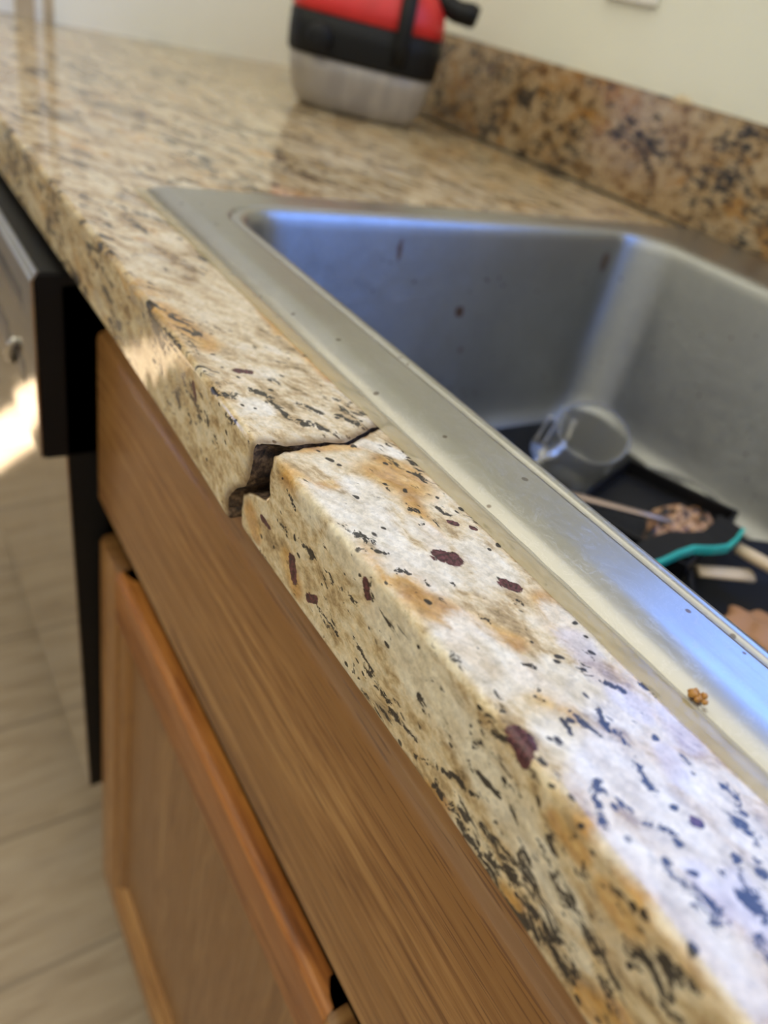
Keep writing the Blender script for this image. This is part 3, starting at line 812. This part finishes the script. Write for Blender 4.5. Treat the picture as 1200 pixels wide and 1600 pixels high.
YDB = 0.0345
def door(x0, x1, z0, z1):
    W = 0.060
    d = box('door', x0 + W - 0.008, x1 - W + 0.008, YF + 0.0105, YF + 0.0165, z0 + W - 0.008, z1 - W + 0.008, M_OAKP, cab)   # recessed flat panel
    def rail(name, a0, a1, zo, zi, mat):
        s = 1 if zo > zi else -1
        pr = [(YDB, zo), (YF + 0.0045, zo), (YF + 0.0018, zo - s * 0.0010), (YF, zo - s * 0.0035), (YF, zi + s * 0.016), (YF + 0.0012, zi + s * 0.0140), (YF + 0.0034, zi + s * 0.0128), (YF + 0.004, zi + s * 0.008), (YF + 0.0065, zi + s * 0.003), (YF + 0.0105, zi), (YDB, zi)]
        return extrude_x(name, pr, a0, a1, mat, d)
    rail('rail', x0 + W - 0.0158, x1 - W + 0.0158, z1, z1 - W - 0.004, M_OAKO)
    rail('rail', x0 + W - 0.0158, x1 - W + 0.0158, z0, z0 + W, M_OAKX)
    for (xo, xi) in ((x0, x0 + W), (x1, x1 - W)):
        s = 1 if xo < xi else -1
        pr = [(xo, YDB), (xo, YF + 0.0045), (xo + s * 0.001, YF + 0.0018), (xo + s * 0.0035, YF), (xi - s * 0.016, YF), (xi - s * 0.014, YF + 0.0012), (xi - s * 0.0128, YF + 0.0034), (xi - s * 0.008, YF + 0.004), (xi - s * 0.003, YF + 0.0065), (xi, YF + 0.0105), (xi, YDB)]
        zs = [z0, z0 + 0.003] + [z0 + 0.003 + (z1 - z0 - 0.006) * k / 10 for k in range(1, 11)] + [z1 - 0.0008, z1]
        V, F = [], []; m = len(pr)
        for k, z in enumerate(zs):
            e = 0.0022 if k in (0, len(zs) - 1) else (0.0008 if k == len(zs) - 2 else 0)
            for (x, y) in pr: V.append((x, y + (e if y < YF + 0.01 else 0), z))
        for i in range(len(zs) - 1):
            for j in range(m): F.append((i * m + j, i * m + (j + 1) % m, (i + 1) * m + (j + 1) % m, (i + 1) * m + j))
        F.append(tuple(range(m))); F.append(tuple((len(zs) - 1) * m + j for j in range(m)))
        o = mesh_obj('stile', V, F, M_OAKZ, d)
        o.data.materials.append(M_OAKE)
        for pp_ in o.data.polygons:
            if abs(pp_.normal.z) > 0.8: pp_.material_index = 1
        o.data.set_sharp_from_angle(angle=math.radians(35))
    return d
door(XL + 0.001, -0.046, -0.772, -0.262)
door(-0.040, XR, -0.772, -0.262)
settle(cab)

# ------------------------------------------------------------------ dishwasher
dw = thing('dishwasher', 'stainless dishwasher with black sides and a protruding control panel, left of the oak cabinet', 'dishwasher', (-0.78, 0.3, FZ))
DX = -0.4735; DL = -1.074
# body
bm = bmesh.new()
add_box(bm, DL, DX, 0.03, 0.60, -0.598, -0.056)
add_box(bm, DL, DX, 0.10, 0.60, -0.80, -0.598)
add_box(bm, DL, DX, 0.10, 0.60, FZ, -0.80)
bm_obj('tub_body', bm, M_BLACK, dw)
# door slab, leaning out slightly at the top
def prism_yz(name, prof, x0, x1, mat, parent, bev=0.0):
    bm = bmesh.new()
    a = [bm.verts.new((x0, y, z)) for y, z in prof]; b = [bm.verts.new((x1, y, z)) for y, z in prof]
    m = len(prof)
    for j in range(m): bm.faces.new((a[j], a[(j + 1) % m], b[(j + 1) % m], b[j]))
    bm.faces.new(a[::-1]); bm.faces.new(b)
    if bev: bmesh.ops.bevel(bm, geom=list(bm.edges), offset=bev, segments=3, affect='EDGES')
    return bm_obj(name, bm, mat, parent, angle=math.radians(40))
prism_yz('door_side', [(0.0025, -0.186), (0.0125, -0.5985), (0.06, -0.5985), (0.06, -0.06), (0.0025, -0.06)], DL, DX, M_BLACK, dw)
prism_yz('door_skin', [(0.0014, -0.188), (0.0114, -0.599), (0.0122, -0.599), (0.0022, -0.188)], DL + 0.002, DX - 0.0008, M_CLAD, dw)
# control panel: black end cap and steel fascia
prism_yz('control_panel', [(-0.0140, -0.054), (-0.0140, -0.1875), (0.035, -0.1875), (0.035, -0.052), (-0.010, -0.052)], DL, DX, M_BLACKG, dw, 0.0015)
fas = prism_yz('fascia', [(-0.0158, -0.058), (-0.0158, -0.1855), (-0.0142, -0.1865), (-0.0142, -0.055), (-0.0128, -0.0525)], DL + 0.001, DX - 0.0005, M_CLAD, dw, 0.0003)
prism_yz('fascia_top_bevel', [(-0.0156, -0.0575), (-0.0118, -0.0512), (-0.0105, -0.0515), (-0.0142, -0.0578)], DL + 0.001, DX - 0.0008, steel('top_bevel_steel', base=(0.6, 0.6, 0.6), rough=0.3, grime=False).m, dw)
box('display_window', -1.02, -0.502, -0.01605, -0.0150, -0.089, -0.0745, M_BLACKG, dw, 0.0003)
box('handle_pocket', -0.90, -0.5630, -0.0161, -0.0150, -0.154, -0.123, M_BLACKG, dw, 0.0003)
box('latch_slot', -0.556, -0.510, -0.0162, -0.0150, -0.146, -0.128, M_BLACKG, dw, 0.0003)
tube('latch_lever', [(-0.553, -0.0175, -0.150), (-0.545, -0.020, -0.140), (-0.535, -0.020, -0.128), (-0.528, -0.0175, -0.120)], [0.002, 0.003, 0.003, 0.002], M_CLAD, dw)
box('access_panel', DL + 0.01, DX - 0.004, 0.085, 0.10, FZ + 0.002, -0.602, M_BLACK, dw)
settle(dw)
box2 = box('side_filler', -1.283, -1.078, 0.042, 0.60, -0.80, -TH - 0.001, M_SHADOW)
box2.name = 'end_cabinet'
tag(box2, 'plain dark cabinet box under the counter at its far left end', 'cabinet')

# ------------------------------------------------------------------ red, black and grey canister
can = thing('plastic_canister', 'red and black plastic canister with a cloudy clear tank standing on the counter', 'canister', (-0.915, 0.468, 0.0005))
u = Vector((0.50, 0.866, 0)); vdir = Vector((-0.866, 0.50, 0)); cc = Vector((-0.912, 0.463, 0))
def se_ring(a, b, z, e=3.2, n=56, lean=0.0):
    P = []
    for k in range(n):
        th = 2 * PI * k / n
        c, s = math.cos(th), math.sin(th)
        x = a * math.copysign(abs(c) ** (2 / e), c); y = b * math.copysign(abs(s) ** (2 / e), s)
        P.append(cc + u * (x + lean) + vdir * y + Vector((0, 0, z)))
    return P
def lofted(name, rows, mat, parent, n=56, cap=True, e=3.2):
    V, F = [], []
    for (a, b, z) in rows: V += se_ring(a, b, z, e, n)
    for i in range(len(rows) - 1):
        for k in range(n): F.append((i * n + k, i * n + (k + 1) % n, (i + 1) * n + (k + 1) % n, (i + 1) * n + k))
    if cap:
        F.append(tuple(range(n))); F.append(tuple((len(rows) - 1) * n + k for k in range(n)))
    return mesh_obj(name, V, F, mat, parent)
nt = NT('cloudy_plastic')
nt.set(Base_Color=(0.42, 0.38, 0.33), Roughness=0.35)
nt.b.inputs['Transmission Weight'].default_value = 0.35
nt.put(nt.b.inputs['Base Color'], nt.mix(nt.ss(nt.noise(nt.vmath('MULTIPLY', nt.pos(), (1, 1, 0.15)), 60, 2), 0.4, 0.6), (0.40, 0.36, 0.31), (0.50, 0.45, 0.38)))
lofted('clear_tank', [(0.060, 0.045, 0.0005), (0.070, 0.054, 0.002), (0.077, 0.060, 0.008), (0.083, 0.064, 0.020), (0.088, 0.067, 0.040), (0.090, 0.068, 0.058)], nt.m, can)
lofted('black_band', [(0.086, 0.064, 0.0555), (0.0915, 0.069, 0.056), (0.093, 0.070, 0.060), (0.0935, 0.071, 0.080), (0.093, 0.070, 0.0975), (0.090, 0.067, 0.099)], M_BLACK, can)
M_RED = plain('red_plastic', (0.62, 0.022, 0.022), 0.4)
lofted('red_cover', [(0.090, 0.067, 0.0985), (0.0920, 0.0695, 0.100), (0.0915, 0.069, 0.112), (0.088, 0.066, 0.126), (0.078, 0.058, 0.140), (0.060, 0.045, 0.150), (0.030, 0.022, 0.155)], M_RED, can)
# round cap on the left of the band
Mk = Matrix.Translation(cc + u * -0.055 + vdir * -0.068 + Vector((0, 0, 0.074))) @ vdir.to_track_quat('Z', 'Y').to_matrix().to_4x4()
lathe('filler_cap', [(0.001, -0.010), (0.012, -0.010), (0.015, -0.008), (0.015, 0.004)], M_BLACKG, can, 32, Mk)
# front clasp strap
def pc(a, b, z): return cc + u * a + vdir * b + Vector((0, 0, z))
tube('clasp_strap', [pc(0.040, -0.058, 0.150), pc(0.040, -0.072, 0.130), pc(0.040, -0.0765, 0.105), pc(0.040, -0.0770, 0.085), pc(0.040, -0.074, 0.066)], [0.009, 0.009, 0.009, 0.009, 0.008], M_BLACK, can, 16, 0.45, up=vdir)
tube('carry_handle', [pc(-0.085, -0.02, 0.104), pc(-0.104, -0.02, 0.120), pc(-0.105, -0.02, 0.150), pc(-0.085, -0.01, 0.180), pc(-0.03, 0, 0.200), pc(0.03, 0, 0.200), pc(0.07, 0, 0.180), pc(0.075, 0, 0.150)], [0.006, 0.006, 0.007, 0.008, 0.009, 0.009, 0.009, 0.010], M_BLACK, can, 14)
tube('spray_nozzle', [pc(0.045, -0.02, 0.150), pc(0.075, -0.02, 0.140), pc(0.100, -0.025, 0.132), pc(0.118, -0.030, 0.132), pc(0.124, -0.030, 0.131)], [0.012, 0.012, 0.012, 0.013, 0.011], M_BLACKG, can, 14)
settle(can)

# outlet plate high on the wall
pt = thing('outlet_plate', 'white wall outlet plate above the backsplash, its lower edge just in view', 'outlet', (-0.675, YW - 0.002, 0.235))
box('cover_plate', -0.712, -0.637, YW - 0.007, YW - 0.0005, 0.180, 0.295, M_WHITE, pt, 0.002)
for zc in (0.215, 0.258):
    box('socket', -0.690, -0.659, YW - 0.009, YW - 0.0065, zc - 0.016, zc + 0.016, M_WHITE, pt, 0.003)
settle(pt)

# ------------------------------------------------------------------ dirty dishes in the bowl
BZ = -0.1655
M_GLASS = NT('clear_glass').set(Base_Color=(0.95, 0.95, 0.90), Roughness=0.10, Transmission_Weight=0.9, IOR=1.4)
M_CUTL = plain('cutlery_steel', (0.62, 0.60, 0.58), 0.22, 1.0)
M_WOODU = plain('pale_wood', (0.62, 0.48, 0.30), 0.5)
M_DARKP = plain('dark_pan_coating', (0.008, 0.008, 0.009), 0.45, Specular_IOR_Level=0.2)
M_FOOD = NT('baked_on_food'); _n = M_FOOD
_v = _n.noise(_n.pos(), 75, 5, 0.65)
M_FOOD = _n.set(Base_Color=_n.ramp(_v, [(0.44, (0.008, 0.006, 0.005)), (0.50, (0.22, 0.09, 0.03)), (0.56, (0.58, 0.36, 0.20)), (0.64, (0.06, 0.03, 0.02))]), Roughness=0.45)

KNIFE_A, KNIFE_B = (-0.281, 0.288, -0.135), (-0.206, 0.334, -0.120)
SPOON_A, SPOON_B = (-0.1745, 0.373, -0.128), (-0.135, 0.385, -0.128)
SPAT_A, SPAT_B = (-0.175, 0.336, -0.1395), (-0.157, 0.374, -0.1395)
# dark pan at the bottom right
def tilt(loc, rx=0, ry=0, rz=0): return Matrix.Translation(loc) @ Matrix.Rotation(rz, 4, 'Z') @ Matrix.Rotation(ry, 4, 'Y') @ Matrix.Rotation(rx, 4, 'X')
fp = thing('frying_pan', 'black frying pan lying at the bottom of the sink beneath the other dishes', 'pan', (-0.100, 0.375, BZ))
lathe('pan_body', [(0.001, 0.0), (0.068, 0.0), (0.078, 0.005), (0.088, 0.022), (0.0905, 0.0235), (0.0915, 0.021), (0.081, 0.003), (0.070, -0.003), (0.001, -0.003)], M_DARKP, fp, 64, Matrix.Translation((-0.100, 0.375, BZ + 0.006)))
tube('pan_handle', [(-0.010, 0.372, BZ + 0.026), (0.04, 0.365, BZ + 0.040), (0.12, 0.355, BZ + 0.050)], [0.008, 0.010, 0.010], M_DARKP, fp, 12, 0.6)
settle(fp)

# plate with a bowl-like rim further left
sp = thing('glass_saucer', 'clear glass saucer lying on the sink floor with cutlery across it', 'saucer', (-0.255, 0.415, BZ))
lathe('saucer_body', [(0.001, 0.002), (0.040, 0.002), (0.055, 0.007), (0.062, 0.012), (0.0635, 0.0105), (0.056, 0.004), (0.041, -0.001), (0.001, -0.001)], M_GLASS, sp, 56, Matrix.Translation((-0.255, 0.415, BZ + 0.003)) @ Matrix.Diagonal((0.8, 0.8, 1, 1)))
settle(sp)

gj = thing('drinking_glass', 'cloudy drinking glass leaning near the back left of the sink', 'glass', (-0.345, 0.345, BZ))
g0 = Vector((-0.3145, 0.3530, -0.1530)); g1 = Vector((-0.2960, 0.3370, -0.1050))
gd = (g1 - g0).normalized()
Mg = Matrix.Translation(g0) @ gd.to_track_quat('Z', 'Y').to_matrix().to_4x4()
lathe('glass_body', [(0.001, 0.0), (0.022, 0.0), (0.0245, 0.004), (0.0275, 0.056), (0.0285, 0.0575), (0.0275, 0.059), (0.0255, 0.057), (0.0225, 0.007), (0.001, 0.005)], M_GLASS, gj, 48, Mg)
settle(gj)

def fork(loc, rz, label, group=None, ry=0.06):
    f = thing('fork', label, 'fork', loc)
    Mf = tilt(loc, 0, ry, rz)
    V, F = [], []
    st = [(0.0, 0.0035), (0.03, 0.005), (0.06, 0.0040), (0.10, 0.0028), (0.125, 0.0035), (0.138, 0.010), (0.150, 0.0125), (0.158, 0.0125)]
    for (x, hw) in st:
        for (yy, zz) in ((-hw, 0.0), (hw, 0.0), (hw, 0.0018), (-hw, 0.0018)):
            V.append(Mf @ Vector((x, yy, zz + 0.006 * math.sin(x / 0.158 * PI))))
    for i in range(len(st) - 1):
        for j in range(4): F.append((i * 4 + j, i * 4 + (j + 1) % 4, (i + 1) * 4 + (j + 1) % 4, (i + 1) * 4 + j))
    F.append((0, 1, 2, 3)); F.append(tuple(len(V) - 4 + j for j in range(4)))
    mesh_obj('handle', V, F, M_CUTL, f)
    bm = bmesh.new()
    for k in range(4):
        yy = -0.0105 + k * 0.007
        add_box(bm, 0.156, 0.200, yy - 0.0013, yy + 0.0013, 0.0, 0.0018, 0.0004, 1, 0, Mf)
    bm_obj('tines', bm, M_CUTL, f, smooth=False)
    return settle(f)
fork((-0.245, 0.200, BZ + 0.018), math.radians(122), 'steel fork at the left of the sink floor, its tines toward the leaning glass', ry=-0.09)
def bar(name, a, b, ra, rb, mat, label, cat, flat=0.6):
    a, b = Vector(a), Vector(b)
    return tag(tube(name, [a, a.lerp(b, 0.3), a.lerp(b, 0.7), b], [ra, (ra * 2 + rb) / 3, (ra + 2 * rb) / 3, rb], mat, None, 12, flat), label, cat)
bar('butter_knife', KNIFE_A, KNIFE_B, 0.0042, 0.0028, plain('dull_knife_steel', (0.35, 0.27, 0.22), 0.35, 0.8), 'thin brownish knife handle lying diagonally over the black tray', 'knife')

# black square tray with baked-on food
tr_ = thing('baking_tray', 'small black square tray with baked-on food standing tilted in the sink', 'tray', (-0.228, 0.348, BZ))
Mt = tilt((-0.228, 0.348, -0.139), math.radians(8), math.radians(-4), math.radians(14)) @ Matrix.Diagonal((0.82, 0.86, 1, 1))
bm = bmesh.new()
add_box(bm, -0.055, 0.055, -0.050, 0.050, 0.0, 0.003, 0.001, 1, 0, Mt)
for a in ((-0.055, 0.055, -0.050, -0.047), (-0.055, 0.055, 0.047, 0.050), (-0.055, -0.052, -0.05, 0.05), (0.052, 0.055, -0.05, 0.05)):
    add_box(bm, a[0], a[1], a[2], a[3], 0.0, 0.014, 0.001, 1, 0, Mt)
bm_obj('tray_body', bm, M_DARKP, tr_, angle=math.radians(40))
bm = bmesh.new()
GN = 44
grid = {}
for i in range(GN + 1):
    for j in range(GN + 1):
        a = -1 + 2 * i / GN; b = -1 + 2 * j / GN
        fall = max(0.0, 1 - (a * a + b * b) ** 0.8 + 0.35 * noise.noise(Vector((a * 2.2, b * 2.2, 4))))
        h = min(1, fall * 2.2) * (0.004 + 0.0065 * abs(noise.noise(Vector((a * 3.5, b * 3.5, 1)))) + 0.004 * abs(noise.noise(Vector((a * 8, b * 8, 2)))))
        grid[i, j] = bm.verts.new(Mt @ Vector((0.024 + a * 0.030, 0.006 + b * 0.042, 0.0015 + h)))
for i in range(GN):
    for j in range(GN):
        bm.faces.new((grid[i, j], grid[i + 1, j], grid[i + 1, j + 1], grid[i, j + 1]))
bm_obj('food_residue', bm, M_FOOD, tr_, smooth=True)
settle(tr_)

# teal-edged cutting sheet
ts = None
V, F = [], []
pts = [(-0.176, 0.262), (-0.1765, 0.288), (-0.178, 0.306), (-0.178, 0.322), (-0.173, 0.338), (-0.171, 0.352), (-0.173, 0.364), (-0.177, 0.376)]
zz = [0.041, 0.041, 0.0415, 0.042, 0.0415, 0.041, 0.0425, 0.046]
for (x, y), z in zip(pts, zz):
    for (dy, dz) in ((0, 0), (0, 0.005), (0.003, 0.005), (0.003, 0)):
        V.append((x - dy, y + dy * 0.3, BZ + z + dz))
for i in range(len(pts) - 1):
    for j in range(4): F.append((i * 4 + j, i * 4 + (j + 1) % 4, (i + 1) * 4 + (j + 1) % 4, (i + 1) * 4 + j))
F.append((0, 1, 2, 3)); F.append(tuple(len(V) - 4 + j for j in range(4)))
scr = thing('pan_scraper', 'black scraper with a wavy teal rubber edge lying between tray and frying pan', 'scraper', (-0.215, 0.42, BZ + 0.04))
mesh_obj('teal_edge', V, F, plain('teal_rubber', (0.01, 0.36, 0.31), 0.4), scr, smooth=False)
V, F = [], []
for (x, y), z in zip(pts, zz):
    V.append((x - 0.002, y + 0.001, BZ + z + 0.004)); V.append((x - 0.022, y + 0.002, BZ + z + 0.002)); V.append((x - 0.022, y + 0.002, BZ + z - 0.001)); V.append((x - 0.002, y + 0.001, BZ + z + 0.001))
for i in range(len(pts) - 1):
    for j in range(4): F.append((i * 4 + j, i * 4 + (j + 1) % 4, (i + 1) * 4 + (j + 1) % 4, (i + 1) * 4 + j))
F.append((0, 1, 2, 3)); F.append(tuple(len(V) - 4 + j for j in range(4)))
mesh_obj('scraper_body', V, F, M_DARKP, scr, smooth=False)
settle(scr)
bar('wooden_spoon', SPOON_A, SPOON_B, 0.0050, 0.0055, M_WOODU, 'pale wooden utensil handle lying over the frying pan at the right edge', 'utensil', 0.8)
bar('wooden_spatula', SPAT_A, SPAT_B, 0.0055, 0.0065, M_WOODU, 'short pale wooden handle lying just under the teal scraper edge', 'utensil', 0.5)
bm = bmesh.new()
bmesh.ops.create_icosphere(bm, subdivisions=4, radius=1)
for v in bm.verts:
    v.co = Vector((-0.115, 0.338, -0.150)) + Vector((v.co.x * 0.028, v.co.y * 0.022, v.co.z * 0.010)) * (1 + 0.35 * noise.noise(v.co * 1.8))
tag(bm_obj('food_scrap', bm, plain('toasted_crust', (0.40, 0.20, 0.09), 0.6, bumps=0.4), smooth=True), 'brown crusty food scrap in the black frying pan', 'food')
